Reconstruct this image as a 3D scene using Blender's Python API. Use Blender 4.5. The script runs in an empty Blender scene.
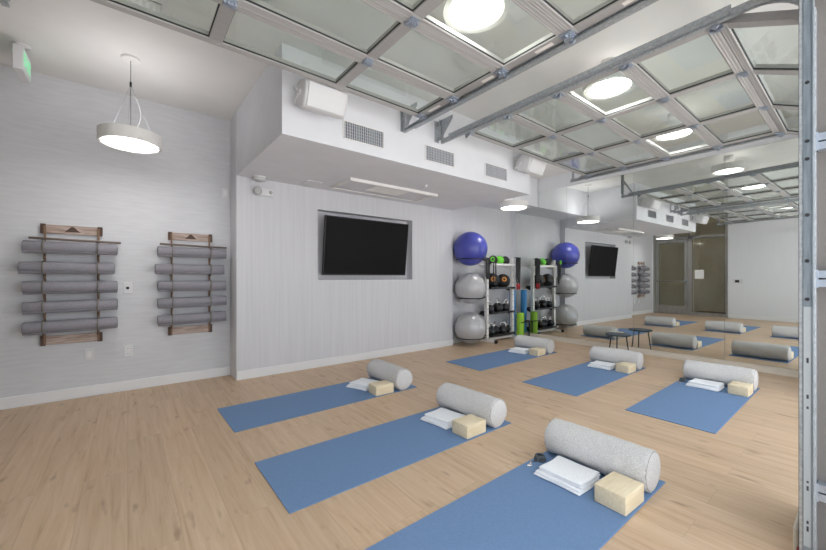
import bpy, bmesh, math, random
from mathutils import Vector, Matrix
random.seed(7)
PI = math.pi
S = bpy.context.scene
C = S.collection

# ---------------------------------------------------------------- materials
def srgb(r, g, b):
    f = lambda c: (c/255)/12.92 if c/255 <= 0.04045 else ((c/255+0.055)/1.055)**2.4
    return (f(r), f(g), f(b), 1)

def mat(name, col, rough=0.6, metal=0.0, spec=0.5):
    m = bpy.data.materials.new(name); m.use_nodes = True
    b = m.node_tree.nodes['Principled BSDF']
    b.inputs['Base Color'].default_value = col
    b.inputs['Roughness'].default_value = rough
    b.inputs['Metallic'].default_value = metal
    b.inputs['Specular IOR Level'].default_value = spec
    return m

def vary(m, c1, c2, scale=(20, 20, 20), nscale=1.0, detail=4, bump=0.0, lo=0.35, hi=0.65, bdist=0.002, kind='Object'):
    nt = m.node_tree; N = nt.nodes; L = nt.links
    b = N['Principled BSDF']
    tc = N.new('ShaderNodeTexCoord'); mp = N.new('ShaderNodeMapping')
    mp.inputs['Scale'].default_value = scale
    L.new(tc.outputs[kind], mp.inputs['Vector'])
    no = N.new('ShaderNodeTexNoise'); no.inputs['Scale'].default_value = nscale; no.inputs['Detail'].default_value = detail
    L.new(mp.outputs[0], no.inputs['Vector'])
    cr = N.new('ShaderNodeValToRGB')
    cr.color_ramp.elements[0].position = lo; cr.color_ramp.elements[0].color = c1
    cr.color_ramp.elements[1].position = hi; cr.color_ramp.elements[1].color = c2
    L.new(no.outputs['Fac'], cr.inputs[0]); L.new(cr.outputs[0], b.inputs['Base Color'])
    if bump:
        bp = N.new('ShaderNodeBump'); bp.inputs['Strength'].default_value = bump; bp.inputs['Distance'].default_value = bdist
        L.new(no.outputs['Fac'], bp.inputs['Height']); L.new(bp.outputs[0], b.inputs['Normal'])
    return m

def floor_material():
    m = mat('oak_planks', srgb(200, 170, 140), 0.42, spec=0.35)
    nt = m.node_tree; N = nt.nodes; L = nt.links; b = N['Principled BSDF']
    tc = N.new('ShaderNodeTexCoord')
    sw = N.new('ShaderNodeMapping'); sw.inputs['Rotation'].default_value = (0, 0, PI/2)
    L.new(tc.outputs['Object'], sw.inputs['Vector'])
    br = N.new('ShaderNodeTexBrick')
    br.inputs['Scale'].default_value = 1.0; br.inputs['Brick Width'].default_value = 1.35
    br.inputs['Row Height'].default_value = 0.19; br.inputs['Mortar Size'].default_value = 0.0012
    br.inputs['Mortar Smooth'].default_value = 0.6
    br.inputs['Color1'].default_value = (0.15, 0.15, 0.15, 1); br.inputs['Color2'].default_value = (0.85, 0.85, 0.85, 1)
    br.inputs['Mortar'].default_value = (0.0, 0.0, 0.0, 1); br.offset = 0.37
    L.new(sw.outputs[0], br.inputs['Vector'])
    # offset grain per plank
    sep = N.new('ShaderNodeSeparateXYZ'); L.new(tc.outputs['Object'], sep.inputs[0])
    mul = N.new('ShaderNodeMath'); mul.operation = 'MULTIPLY'; mul.inputs[1].default_value = 9.0
    L.new(br.outputs['Color'], mul.inputs[0])
    addy = N.new('ShaderNodeMath'); L.new(sep.outputs[1], addy.inputs[0]); L.new(mul.outputs[0], addy.inputs[1])
    cmb = N.new('ShaderNodeCombineXYZ'); L.new(sep.outputs[0], cmb.inputs[0]); L.new(addy.outputs[0], cmb.inputs[1])
    mp = N.new('ShaderNodeMapping'); mp.inputs['Scale'].default_value = (26, 1.5, 1); L.new(cmb.outputs[0], mp.inputs['Vector'])
    n1 = N.new('ShaderNodeTexNoise'); n1.inputs['Scale'].default_value = 1.0; n1.inputs['Detail'].default_value = 6; n1.inputs['Roughness'].default_value = 0.62; n1.inputs['Distortion'].default_value = 0.6
    L.new(mp.outputs[0], n1.inputs['Vector'])
    cr = N.new('ShaderNodeValToRGB')
    e = cr.color_ramp.elements
    e[0].position = 0.22; e[0].color = srgb(172, 141, 110)
    e[1].position = 0.72; e[1].color = srgb(214, 189, 162)
    x = e.new(0.42); x.color = srgb(200, 171, 141)
    L.new(n1.outputs['Fac'], cr.inputs[0])
    # knots and short dark streaks
    mp2 = N.new('ShaderNodeMapping'); mp2.inputs['Scale'].default_value = (14, 4, 1); L.new(cmb.outputs[0], mp2.inputs['Vector'])
    n2 = N.new('ShaderNodeTexNoise'); n2.inputs['Scale'].default_value = 1.0; n2.inputs['Detail'].default_value = 2
    L.new(mp2.outputs[0], n2.inputs['Vector'])
    r2 = N.new('ShaderNodeValToRGB'); r2.color_ramp.elements[0].position = 0.63; r2.color_ramp.elements[0].color = (0, 0, 0, 1)
    r2.color_ramp.elements[1].position = 0.80; r2.color_ramp.elements[1].color = (0.75, 0.75, 0.75, 1)
    L.new(n2.outputs['Fac'], r2.inputs[0])
    mx = N.new('ShaderNodeMixRGB'); mx.inputs[2].default_value = srgb(134, 106, 84)
    L.new(r2.outputs[0], mx.inputs[0]); L.new(cr.outputs[0], mx.inputs[1])
    # plank tone
    tone = N.new('ShaderNodeMixRGB'); tone.blend_type = 'MULTIPLY'; tone.inputs[0].default_value = 0.13
    L.new(mx.outputs[0], tone.inputs[1]); L.new(br.outputs['Color'], tone.inputs[2])
    hs = N.new('ShaderNodeMixRGB'); hs.inputs[2].default_value = srgb(135, 105, 80)
    sc = N.new('ShaderNodeMath'); sc.operation = 'MULTIPLY'; sc.inputs[1].default_value = 0.3
    L.new(br.outputs['Fac'], sc.inputs[0]); L.new(sc.outputs[0], hs.inputs[0]); L.new(tone.outputs[0], hs.inputs[1])
    L.new(hs.outputs[0], b.inputs['Base Color'])
    bp = N.new('ShaderNodeBump'); bp.inputs['Strength'].default_value = 0.08; bp.inputs['Distance'].default_value = 0.001
    L.new(n1.outputs['Fac'], bp.inputs['Height']); L.new(bp.outputs[0], b.inputs['Normal'])
    return m

def glass_material(name, tint, gloss=0.1, rough=0.02):
    m = bpy.data.materials.new(name); m.use_nodes = True
    nt = m.node_tree; N = nt.nodes; L = nt.links
    N.remove(N['Principled BSDF'])
    t = N.new('ShaderNodeBsdfTransparent'); t.inputs[0].default_value = tint
    g = N.new('ShaderNodeBsdfGlossy'); g.inputs['Roughness'].default_value = rough; g.inputs[0].default_value = (1, 1, 1, 1)
    lw = N.new('ShaderNodeLayerWeight'); lw.inputs['Blend'].default_value = 0.5
    pw = N.new('ShaderNodeMath'); pw.operation = 'POWER'; pw.inputs[1].default_value = 4.0; L.new(lw.outputs['Facing'], pw.inputs[0])
    ml = N.new('ShaderNodeMath'); ml.operation = 'MULTIPLY'; ml.inputs[1].default_value = 0.5; L.new(pw.outputs[0], ml.inputs[0])
    mx = N.new('ShaderNodeMixShader'); ad = N.new('ShaderNodeMath'); ad.inputs[1].default_value = gloss; ad.use_clamp = True
    L.new(ml.outputs[0], ad.inputs[0]); L.new(ad.outputs[0], mx.inputs[0])
    L.new(t.outputs[0], mx.inputs[1]); L.new(g.outputs[0], mx.inputs[2])
    L.new(mx.outputs[0], N['Material Output'].inputs[0])
    return m

def emis(name, col, st):
    m = mat(name, col, 0.5)
    b = m.node_tree.nodes['Principled BSDF']
    b.inputs['Emission Color'].default_value = col; b.inputs['Emission Strength'].default_value = st
    return m

M = {}
M['floor'] = floor_material()
M['ceil'] = vary(mat('ceiling_paint', srgb(224, 223, 222), 0.9, spec=0.2), srgb(224, 223, 222), srgb(228, 227, 226), (3, 3, 3), 1, 2)
M['soffit'] = vary(mat('soffit_paint', srgb(236, 237, 240), 0.8, spec=0.2), srgb(220, 221, 226), srgb(224, 225, 230), (4, 4, 4), 1, 2)
M['wall_l'] = vary(mat('woven_wallcovering', srgb(205, 205, 208), 0.85, spec=0.2), srgb(203, 204, 208), srgb(210, 211, 215), (5, 5, 45), 1, 5, 0.08)
M['wall_b'] = vary(mat('striped_wallcovering', srgb(208, 208, 212), 0.85, spec=0.2), srgb(206, 206, 210), srgb(212, 212, 216), (42, 42, 1.2), 1, 5, 0.08)
M['wall_w'] = vary(mat('wall_paint', srgb(222, 224, 228), 0.85, spec=0.2), srgb(221, 223, 227), srgb(223, 225, 229), (30, 30, 2), 1, 3)
M['base'] = mat('baseboard_paint', srgb(228, 228, 230), 0.5)
M['cream'] = vary(mat('cream_trim', srgb(220, 212, 200), 0.5), srgb(214, 206, 194), srgb(224, 216, 205), (2, 2, 30), 1, 2)
M['alu'] = vary(mat('anodised_aluminium', srgb(176, 172, 170), 0.45, 0.25), srgb(173, 171, 170), srgb(177, 175, 174), (3, 40, 40), 1, 2)
M['alu_grey'] = vary(mat('grey_storefront_aluminium', srgb(160, 158, 155), 0.4, 0.5), srgb(152, 150, 147), srgb(166, 164, 161), (20, 20, 2), 1, 2)
M['galv'] = vary(mat('galvanised_steel', srgb(170, 175, 178), 0.45, 0.5), srgb(158, 163, 168), srgb(182, 187, 191), (45, 45, 45), 1.5, 5)
M['galv_lt'] = mat('pale_label', srgb(160, 166, 170), 0.5)
M['zinc'] = mat('zinc_hardware', srgb(168, 177, 190), 0.32, 0.6)
M['dark'] = mat('dark_steel', srgb(45, 45, 48), 0.45, 0.3)
M['gasket'] = mat('black_gasket', srgb(40, 40, 42), 0.6)
M['glass'] = glass_material('clear_pane', (0.955, 0.985, 0.965, 1), 0.03, 0.03)
M['dglass'] = glass_material('door_pane', (0.97, 0.965, 0.94, 1), 0.03)
M['mirror'] = mat('mirror_silver', (0.84, 0.87, 0.85, 1), 0.0, 1.0)
M['mirror_edge'] = mat('mirror_edge', srgb(95, 110, 104), 0.3)
M['white'] = mat('white_enamel', srgb(232, 230, 228), 0.45)
M['white_pl'] = mat('white_plastic', srgb(216, 216, 218), 0.5)
M['lamp'] = emis('lamp_diffuser', (1, 0.97, 0.94, 1), 9.5)
M['uplight'] = emis('uplight_diffuser', (1, 0.96, 0.92, 1), .6)
M['uplight_p'] = emis('pendant_uplight', (1, 0.98, 0.97, 1), 3.4)
M['screen'] = mat('screen_black', srgb(19, 19, 20), 0.5, spec=0.1)
M['black'] = mat('black_plastic', srgb(28, 28, 30), 0.5)
M['mat'] = vary(mat('blue_rubber', srgb(92, 124, 172), 0.75, spec=0.25), srgb(106, 134, 172), srgb(113, 141, 179), (60, 60, 60), 2, 4, 0.2, bdist=0.001)
M['roll'] = vary(mat('grey_rubber', srgb(140, 138, 145), 0.8, spec=0.2), srgb(134, 132, 140), srgb(148, 146, 153), (60, 60, 60), 2, 3, 0.15)
M['bolster'] = vary(mat('heather_fabric', srgb(176, 174, 172), 0.95, spec=0.1), srgb(188, 187, 187), srgb(222, 221, 221), (230, 140, 230), 1, 3, 0.35, 0.3, 0.7)
M['piping'] = mat('bolster_piping', srgb(168, 166, 165), 0.9, spec=0.1)
M['strap_dk'] = mat('dark_strap', srgb(84, 90, 96), 0.8)
M['towel'] = vary(mat('white_terry', srgb(240, 242, 246), 0.95, spec=0.1), srgb(232, 235, 241), srgb(246, 247, 250), (150, 150, 150), 1, 3, 0.5)
M['block'] = vary(mat('pale_bamboo', srgb(226, 206, 168), 0.6), srgb(222, 206, 174), srgb(232, 218, 190), (10, 70, 40), 1, 4, 0.1)
M['wood'] = vary(mat('weathered_wood', srgb(150, 125, 110), 0.75), srgb(150, 130, 120), srgb(192, 174, 164), (8, 60, 70), 1, 5, 0.3)
M['emblem'] = mat('burnt_emblem', srgb(84, 66, 58), 0.8)
M['rod'] = mat('rod_wood', srgb(120, 104, 95), 0.6)
M['rope'] = mat('jute_strap', srgb(118, 112, 104), 0.9)
M['cord'] = mat('leather_cord', srgb(130, 104, 84), 0.8)
M['ball_b'] = mat('blue_vinyl', srgb(72, 78, 166), 0.28)
M['ball_g'] = mat('silver_vinyl', srgb(184, 184, 186), 0.28, 0.1)
M['green'] = mat('lime_foam', srgb(150, 200, 60), 0.7)
M['green2'] = mat('green_rubber', srgb(110, 205, 60), 0.55)
M['blue'] = mat('sky_blue_foam', srgb(70, 145, 210), 0.7)
M['iron'] = mat('black_cast_iron', srgb(36, 36, 38), 0.4, 0.3)
M['chrome'] = mat('steel_handle', srgb(215, 215, 215), 0.25, 0.9)
M['orange'] = mat('amber_print', srgb(215, 140, 50), 0.6)
M['red'] = mat('red_grip', srgb(170, 40, 45), 0.5)
M['teal'] = mat('dark_teal_top', srgb(44, 62, 74), 0.5)
M['sign'] = emis('exit_green', srgb(120, 215, 160), 0.35)
M['sign_w'] = mat('sign_face', srgb(215, 232, 222), 0.4)
M['paper'] = mat('paper', srgb(235, 235, 235), 0.9)
M['sticker'] = mat('sticker', srgb(232, 228, 224), 0.6)
M['sticker_r'] = mat('sticker_red', srgb(170, 70, 60), 0.6)
M['hall'] = vary(mat('hallway_paint', srgb(196, 186, 166), 0.9, spec=0.1), srgb(226, 220, 202), srgb(232, 227, 210), (3, 3, 3), 1, 2)
M['hallfloor'] = mat('hallway_floor', srgb(96, 84, 72), 0.6)
M['pave'] = vary(mat('pavement', srgb(200, 198, 195), 0.9, spec=0.1), srgb(190, 188, 185), srgb(206, 204, 201), (6, 6, 6), 1, 5)
M['vent_dark'] = mat('vent_recess_shade', srgb(96, 98, 106), 0.8)  # dark tone standing in for shade behind the fins
M['column'] = mat('column_paint_darkened', srgb(112, 108, 105), 0.8)  # darkened paint: shade put into the colour to offset direct sky light
M['galv_shaded'] = vary(mat('galvanised_steel_shaded', srgb(130, 138, 146), 0.5, 0.4), srgb(108, 118, 126), srgb(128, 138, 146), (60, 60, 6), 1.5, 5)  # darker copy of the galvanised steel, its colour standing in for shade
M['vent_fin'] = mat('vent_fin', srgb(200, 202, 208), 0.6)
M['label_ink'] = mat('label_ink', srgb(50, 50, 55), 0.6)
M['seal'] = mat('red_bottom_seal', srgb(120, 25, 35), 0.6)

# ---------------------------------------------------------------- mesh builder
class MB:
    def __init__(s): s.bm = bmesh.new()
    def box(s, x0, x1, y0, y1, z0, z1, bev=0.0, seg=2, mi=0):
        r = bmesh.ops.create_cube(s.bm, size=1)
        vs = r['verts']
        for v in vs:
            v.co = Vector(((x0+x1)/2+v.co.x*(x1-x0), (y0+y1)/2+v.co.y*(y1-y0), (z0+z1)/2+v.co.z*(z1-z0)))
        fs = set(f for v in vs for f in v.link_faces)
        for f in fs: f.material_index = mi
        if bev:
            es = list(set(e for v in vs for e in v.link_edges))
            bmesh.ops.bevel(s.bm, geom=es, offset=bev, segments=seg, profile=0.5, affect='EDGES')
        return s
    def obox(s, c, sx, sy, sz, M3, bev=0.0, mi=0):
        """box of size sx,sy,sz centred at c, oriented by matrix"""
        r = bmesh.ops.create_cube(s.bm, size=1); vs = r['verts']
        for v in vs: v.co = Vector(c) + M3 @ Vector((v.co.x*sx, v.co.y*sy, v.co.z*sz))
        for f in set(f for v in vs for f in v.link_faces): f.material_index = mi
        if bev:
            es = list(set(e for v in vs for e in v.link_edges))
            bmesh.ops.bevel(s.bm, geom=es, offset=bev, segments=2, profile=0.5, affect='EDGES')
        return s
    def rings(s, rings, closed=True, cap=True, mi=0):
        bvs = [[s.bm.verts.new(p) for p in r] for r in rings]
        n = len(bvs[0])
        for a, b in zip(bvs[:-1], bvs[1:]):
            for i in range(n if closed else n-1):
                j = (i+1) % n
                f = s.bm.faces.new((a[i], a[j], b[j], b[i])); f.material_index = mi; f.smooth = True
        if cap:
            for r, rev in ((bvs[0], True), (bvs[-1], False)):
                try:
                    f = s.bm.faces.new(list(reversed(r)) if rev else r); f.material_index = mi
                except ValueError: pass
        return s
    def tube(s, pts, r, n=10, cap=True, mi=0):
        pts = [Vector(p) for p in pts]; rs = r if isinstance(r, (list, tuple)) else [r]*len(pts)
        R = []; up = None
        for i, p in enumerate(pts):
            t = (pts[min(i+1, len(pts)-1)] - pts[max(i-1, 0)]).normalized()
            if up is None:
                up = t.orthogonal().normalized()
            up = (up - t*up.dot(t)).normalized(); w = t.cross(up)
            R.append([p + (up*math.cos(a)+w*math.sin(a))*rs[i] for a in [2*PI*k/n for k in range(n)]])
        return s.rings(R, cap=cap, mi=mi)
    def torus(s, c, R, r, axis=(0, 0, 1), n=32, m=8, a0=0, a1=2*PI, xdir=None, mi=0):
        ax = Vector(axis).normalized(); u = Vector(xdir).normalized() if xdir else ax.orthogonal().normalized(); w = ax.cross(u)
        full = abs(a1-a0-2*PI) < 1e-6
        pts = [Vector(c)+(u*math.cos(a0+(a1-a0)*k/n)+w*math.sin(a0+(a1-a0)*k/n))*R for k in range(n+1)]
        if not full: return s.tube(pts, r, m, mi=mi)
        rings = []
        for k in range(n+1):
            a = a0+(a1-a0)*k/n; d = u*math.cos(a)+w*math.sin(a)
            rings.append([Vector(c)+d*(R+r*math.cos(b))+ax*r*math.sin(b) for b in [2*PI*j/m for j in range(m)]])
        s.rings(rings, cap=False, mi=mi)
        bmesh.ops.remove_doubles(s.bm, verts=s.bm.verts, dist=1e-6)
        return s
    def lathe(s, c, prof, axis=(0, 0, 1), n=40, cap=True, mi=0):
        """prof: list of (radius, height along axis)"""
        ax = Vector(axis).normalized(); u = ax.orthogonal().normalized(); w = ax.cross(u)
        R = [[Vector(c)+ax*h+(u*math.cos(2*PI*k/n)+w*math.sin(2*PI*k/n))*max(r, 1e-4) for k in range(n)] for r, h in prof]
        return s.rings(R, cap=cap, mi=mi)
    def sphere(s, c, r, n=32, m=20, sc=(1, 1, 1), mi=0):
        st = len(s.bm.verts)
        q = bmesh.ops.create_uvsphere(s.bm, u_segments=n, v_segments=m, radius=r)
        for v in q['verts']: v.co = Vector((v.co.x*sc[0], v.co.y*sc[1], v.co.z*sc[2]))+Vector(c)
        for f in set(f for v in q['verts'] for f in v.link_faces): f.smooth = True; f.material_index = mi
        return s
    def prism(s, poly, ax, a0, a1, mi=0, bev=0):
        """poly in the two other axes, extruded along ax (0,1,2)"""
        def P(p, a):
            if ax == 0: return (a, p[0], p[1])
            if ax == 1: return (p[0], a, p[1])
            return (p[0], p[1], a)
        A = [s.bm.verts.new(P(p, a0)) for p in poly]; B = [s.bm.verts.new(P(p, a1)) for p in poly]
        n = len(poly); fs = []
        fs.append(s.bm.faces.new(A)); fs.append(s.bm.faces.new(list(reversed(B))))
        for i in range(n):
            fs.append(s.bm.faces.new((A[i], B[i], B[(i+1) % n], A[(i+1) % n])))
        for f in fs: f.material_index = mi
        if bev:
            es = list(set(e for f in fs for e in f.edges))
            bmesh.ops.bevel(s.bm, geom=es, offset=bev, segments=2, profile=0.5, affect='EDGES')
        return s
    def sweep(s, prof, path, mi=0):
        """prof: (x, n) polygon; path: list of ((y,z),(ny,nz))"""
        R = [[Vector((x, p[0]+q*nn[0], p[1]+q*nn[1])) for x, q in prof] for p, nn in path]
        bvs = [[s.bm.verts.new(p) for p in r] for r in R]; n = len(prof)
        for a, b in zip(bvs[:-1], bvs[1:]):
            for i in range(n):
                j = (i+1) % n; f = s.bm.faces.new((a[i], a[j], b[j], b[i])); f.material_index = mi
        s.bm.faces.new(list(reversed(bvs[0]))); s.bm.faces.new(bvs[-1])
        return s
    def build(s, name, mats, parent=None, loc=None, smooth=None):
        bmesh.ops.recalc_face_normals(s.bm, faces=s.bm.faces)
        me = bpy.data.meshes.new(name); s.bm.to_mesh(me); s.bm.free()
        for m in (mats if isinstance(mats, (list, tuple)) else [mats]): me.materials.append(m)
        if smooth:
            for p in me.polygons: p.use_smooth = True
            try: me.set_sharp_from_angle(angle=smooth)
            except Exception: pass
        o = bpy.data.objects.new(name, me); C.objects.link(o)
        if parent: o.parent = parent
        if loc is not None: o.location = loc
        return o
SM = math.radians(35)

def tag(o, label=None, cat=None, group=None, kind=None):
    if label: o['label'] = label
    if cat: o['category'] = cat
    if group: o['group'] = group
    if kind: o['kind'] = kind
    return o
def thing(name, label, cat, loc=(0, 0, 0), rz=0, group=None):
    o = bpy.data.objects.new(name, None); C.objects.link(o); o.empty_display_size = 0.1
    o.location = loc; o.rotation_euler = (0, 0, rz)
    return tag(o, label, cat, group)
def struct(o): o['kind'] = 'structure'; return o
def kids(o): return [c for c in bpy.data.objects if c.parent == o]
def dup(o, loc=None, rz=None, label=None, group=None, parent=None):
    ch = kids(o); c = o.copy(); C.objects.link(c); c.parent = parent
    if loc is not None: c.location = loc
    if rz is not None: c.rotation_euler = (0, 0, rz)
    if label: c['label'] = label
    if group: c['group'] = group
    for k in ch: dup(k, parent=c)
    return c

# ---------------------------------------------------------------- dimensions
ZC = 2.97          # ceiling
YL, YT, YK = 4.62, 4.32, 4.45   # left wall, television wall, rack wall
XB = -1.25         # back (hallway) wall
XT0, XT1 = 0.94, 4.27
XMW = lambda y: 5.94 + 0.02*y
TILT = -math.atan(0.02)

# ---------------------------------------------------------------- room shell
struct(MB().box(XB-.15, 6.3, -.02, 4.9, -.12, 0).build('floor', M['floor']))
struct(MB().box(XB-.15, 6.3, -.25, 4.9, ZC, ZC+.12).build('ceiling', M['ceil']))
struct(MB().box(XB-.15, XT0, YL, YL+.2, 0, ZC).build('wall_left', M['wall_l']))
# television wall with a recess
NX0, NX1, NZ0, NZ1 = 1.885, 3.41, 1.105, 2.0
b = MB()
b.box(XT0, NX0, YT, 4.82, 0, ZC); b.box(NX1, XT1, YT, 4.82, 0, ZC)
b.box(NX0, NX1, YT, 4.82, 0, NZ0); b.box(NX0, NX1, YT, 4.82, NZ1, ZC)
b.box(NX0, NX1, YT+.13, 4.82, NZ0, NZ1)
struct(b.build('wall_back', M['wall_b']))
struct(MB().box(XT1, 6.2, YK, YK+.3, 0, ZC).build('wall_corner', M['wall_b']))
o = struct(MB().box(0, .2, -.3, 4.75, 0, ZC).build('wall_right', M['wall_w'])); o.location = (5.94, 0, 0); o.rotation_euler = (0, 0, TILT)
# garage-door wall (behind and beside the camera): header, column, sides
struct(MB().box(XB-.15, 6.1, -.2, .03, 2.66, ZC).build('trim_3', M['wall_w']))
struct(MB().box(XB-.15, -.55, -.2, .05, 0, 2.66).build('wall_front', M['wall_w']))
struct(MB().box(2.17, 2.5, -.2, .176, 0, 2.66).build('trim_4', M['column']))
struct(MB().box(5.22, 6.1, -.2, .05, 0, 2.66).build('wall_front_right', M['wall_w']))
struct(MB().box(-14, 20, -16, -.02, -.14, -.01).build('ground', M['pave']))
# hallway wall with door opening  (Y 2.74..4.58)
b = MB(); b.box(XB-.15, XB, 0.05, 2.72, 0, ZC); b.box(XB-.15, XB, 4.585, YL, 0, ZC); b.box(XB-.15, XB, 2.72, 4.585, 2.93, ZC)
struct(b.build('wall_far', M['wall_w']))
b = MB(); b.box(-3.3, -3.2, 1.2, 5.4, 0, ZC); b.box(-3.2, XB-.15, 5.3, 5.4, 0, ZC); b.box(-3.2, XB-.15, 1.2, 1.3, 0, ZC); b.box(-3.3, XB-.15, 1.2, 5.4, ZC, ZC+.1)
b.box(-3.2, -2.6, 3.9, 4.0, 0, ZC); b.box(XB-.15, XB, 4.82, 5.4, 0, ZC+.1)
struct(b.build('wall_hallway', M['hall']))
struct(MB().box(-3.3, XB-.15, 1.2, 5.4, -.12, 0).build('floor_hallway', M['hallfloor']))
# soffit, bulkhead
SY = 2.84
struct(MB().box(XT0+.005, 4.265, SY, YT, 2.26, ZC).build('trim_1', M['soffit']))
struct(MB().box(4.265, 6.0, 3.82, YK, 2.45, ZC).build('trim_2', M['soffit']))
# baseboards
def bb(name, x0, x1, y0, y1, h=.10): return struct(MB().box(x0, x1, y0, y1, 0, h, .003, 1).build(name, M['base']))
bb('baseboard_left', XB, XT0-.001, YL-.015, YL)
bb('baseboard_back', XT0-.0, XT1, YT-.015, YT)
bb('baseboard_corner', XT1+.001, 6.0, YK-.015, YK)
bb('baseboard_far', XB, XB+.015, .05, 2.70)
o = struct(MB().box(-.022, 0, .02, 4.44, 0, .078, .003, 1).build('baseboard_right', M['cream'])); o.location = (5.94, 0, 0); o.rotation_euler = (0, 0, TILT)
struct(MB().box(2.165, 2.5, .176, .192, 0, .10, .006, 2).build('baseboard_front', M['cream']))

# mirrors
edges = [(3.255, 4.32), (2.19, 3.252), (1.13, 2.187), (.07, 1.127)]
mlab = ['mirror panel at the end beside the equipment rack and foam rollers', 'mirror panel second from the equipment rack, reflecting the television',
        'mirror panel third from the equipment rack, reflecting the glass hallway door', 'mirror panel next to the steel door track, reflecting the bare white wall']
for (y0, y1), lb in zip(edges, mlab):
    b = MB()
    if y1 > 4: b.prism([(y0, .082), (y1, .082), (y1, 2.448), (3.815, 2.448), (3.815, 2.72), (y0, 2.72)], 0, -.006, -.0005)
    else: b.box(-.006, -.0005, y0, y1, .082, 2.72)
    o = b.build('mirror_panel', [M['mirror'], M['mirror_edge']])
    for p in o.data.polygons:
        if abs(p.normal.x) < .5: p.material_index = 1
    o.location = (5.94, 0, 0); o.rotation_euler = (0, 0, TILT)
    tag(o, lb, 'mirror', 'wall mirror panels')

# ---------------------------------------------------------------- hallway door, sidelight
X0, X1 = XB-.10, XB-.02
FR = M['alu_grey']
b = MB()
b.box(X0, X1, 4.53, 4.583, 0, 2.92); b.box(X0, X1, 2.722, 2.775, 0, 2.92)
b.box(X0, X1, 3.56, 3.66, 0, 2.38); b.box(X0, X1, 2.775, 4.53, 2.30, 2.38)
b.box(X0, X1, 2.775, 4.53, 2.87, 2.92); b.box(X0, X1, 2.775, 3.56, 0, .10)
b.box(X0, X1, 3.60, 3.65, 2.38, 2.87)
struct(b.build('trim_5', FR))
# leaf
b = MB(); b.box(X0+.015, X1-.015, 3.668, 3.76, .01, 2.295); b.box(X0+.015, X1-.015, 4.43, 4.525, .01, 2.295)
b.box(X0+.015, X1-.015, 3.76, 4.43, .01, .26); b.box(X0+.015, X1-.015, 3.76, 4.43, 2.20, 2.295)
door = struct(b.build('door_1', FR))
MB().box(X0+.035, X1-.035, 3.76, 4.43, .26, 2.20).build('glass_pane', M['dglass'], door)
MB().tube([(X1+.05, 3.70, 1.02), (X1+.05, 4.49, 1.02)], .016, 8).box(X1-.015, X1+.06, 3.69, 3.73, .99, 1.05, .005).box(X1-.015, X1+.06, 4.46, 4.50, .99, 1.05, .005).build('push_bar', M['alu_grey'], door)
MB().lathe((X1-.015, 3.715, 1.02), [(.055, 0), (.055, .012), (.045, .018)], (1, 0, 0), 20).build('lock_plate', M['zinc'], door)
MB().box(X1-.015, X1+.045, 4.2, 4.45, 2.21, 2.28, .006).build('door_closer', M['alu'], door)
w = struct(MB().box(X0+.035, X1-.035, 2.775, 3.56, .10, 2.30).build('window_1', M['dglass']))
struct(MB().box(X0+.035, X1-.035, 2.775, 3.60, 2.38, 2.87).build('window_2', M['dglass']))
struct(MB().box(X0+.035, X1-.035, 3.65, 4.53, 2.38, 2.87).build('window_3', M['dglass']))
tag(MB().box(X1-.035, X1-.033, 3.28, 3.50, 1.10, 1.36).build('paper_notice', M['paper']), 'blank white paper notice taped on the glass beside the hallway door, seen in the mirror', 'notice')
# thermostat panel on the white far wall
t = thing('wall_control', 'small white control panel with dark screen on the bare white wall, seen in the mirror', 'control panel', (XB, 2.52, 1.03))
MB().box(0, .02, -.10, .10, -.06, .06, .004).build('housing', M['white_pl'], t)
MB().box(.0205, .022, -.045, .045, -.035, .035).build('display', M['dark'], t)

# ---------------------------------------------------------------- sectional glass doors
TZ = 2.575     # underside of open door
RA = math.radians(25)
def hinge(parent, c, ang=0):
    R = Matrix.Rotation(ang, 3, 'X'); b = MB(); c = Vector(c)
    b.obox(c+R@Vector((0, -.022, -.003)), .058, .034, .008, R); b.obox(c+R@Vector((0, .022, -.003)), .058, .034, .008, R)
    b.tube([c+Vector((-.034, 0, -.012)), c+Vector((.034, 0, -.012))], .005, 8)
    for sx in (-.026, -.009, .009, .026): b.box(c.x+sx-.005, c.x+sx+.005, c.y-.014, c.y+.014, c.z-.020, c.z-.006)
    for sx in (-.018, .018):
        for sy in (-.022, .022):
            b.lathe(c+R@Vector((sx, sy, -.006)), [(.006, 0), (.005, -.005)], (0, 0, 1), 6)
    return b.build('hinge', M['zinc'], parent)
def roller(parent, x, y, z, sx, ang=0):
    """roller bracket on the end stile; sx = +1 when the track is on the +X side"""
    b = MB()
    b.box(x-.035, x+.038, y-.038, y+.038, z-.010, z-.001)
    b.box(x+sx*.004-.010, x+sx*.004+.010, y-.020, y+.020, z-.030, z-.010)
    b.box(x-.006+sx*.02, x+.0+sx*.02, y-.03, y+.03, z-.03, z-.002)
    b.tube([(x-sx*.03, y, z-.016), (x+sx*.052, y, z-.016)], .006, 8)
    b.lathe((x+sx*.045, y, z-.016), [(.019, 0), (.019, sx*.012)], (1, 0, 0), 14)
    for a in (-.022, .022): b.lathe((x-sx*.02, y+a, z-.007), [(.006, 0), (.005, -.006)], (0, 0, 1), 6)
    return b.build('roller', M['zinc'], parent)

def rail_box(b, x0, x1, y0, y1, z0, z1):
    """aluminium rail with a shallow double groove on its underside"""
    w = y1-y0; g = .002
    poly = [(y0, z0+.003), (y0+.003, z0), (y0+w*.30, z0), (y0+w*.34, z0+g), (y0+w*.44, z0+g), (y0+w*.48, z0), (y0+w*.62, z0), (y0+w*.66, z0+g), (y0+w*.76, z0+g), (y0+w*.80, z0), (y1-.003, z0), (y1, z0+.003), (y1, z1), (y0, z1)]
    b.prism(poly, 0, x0, x1)

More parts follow.
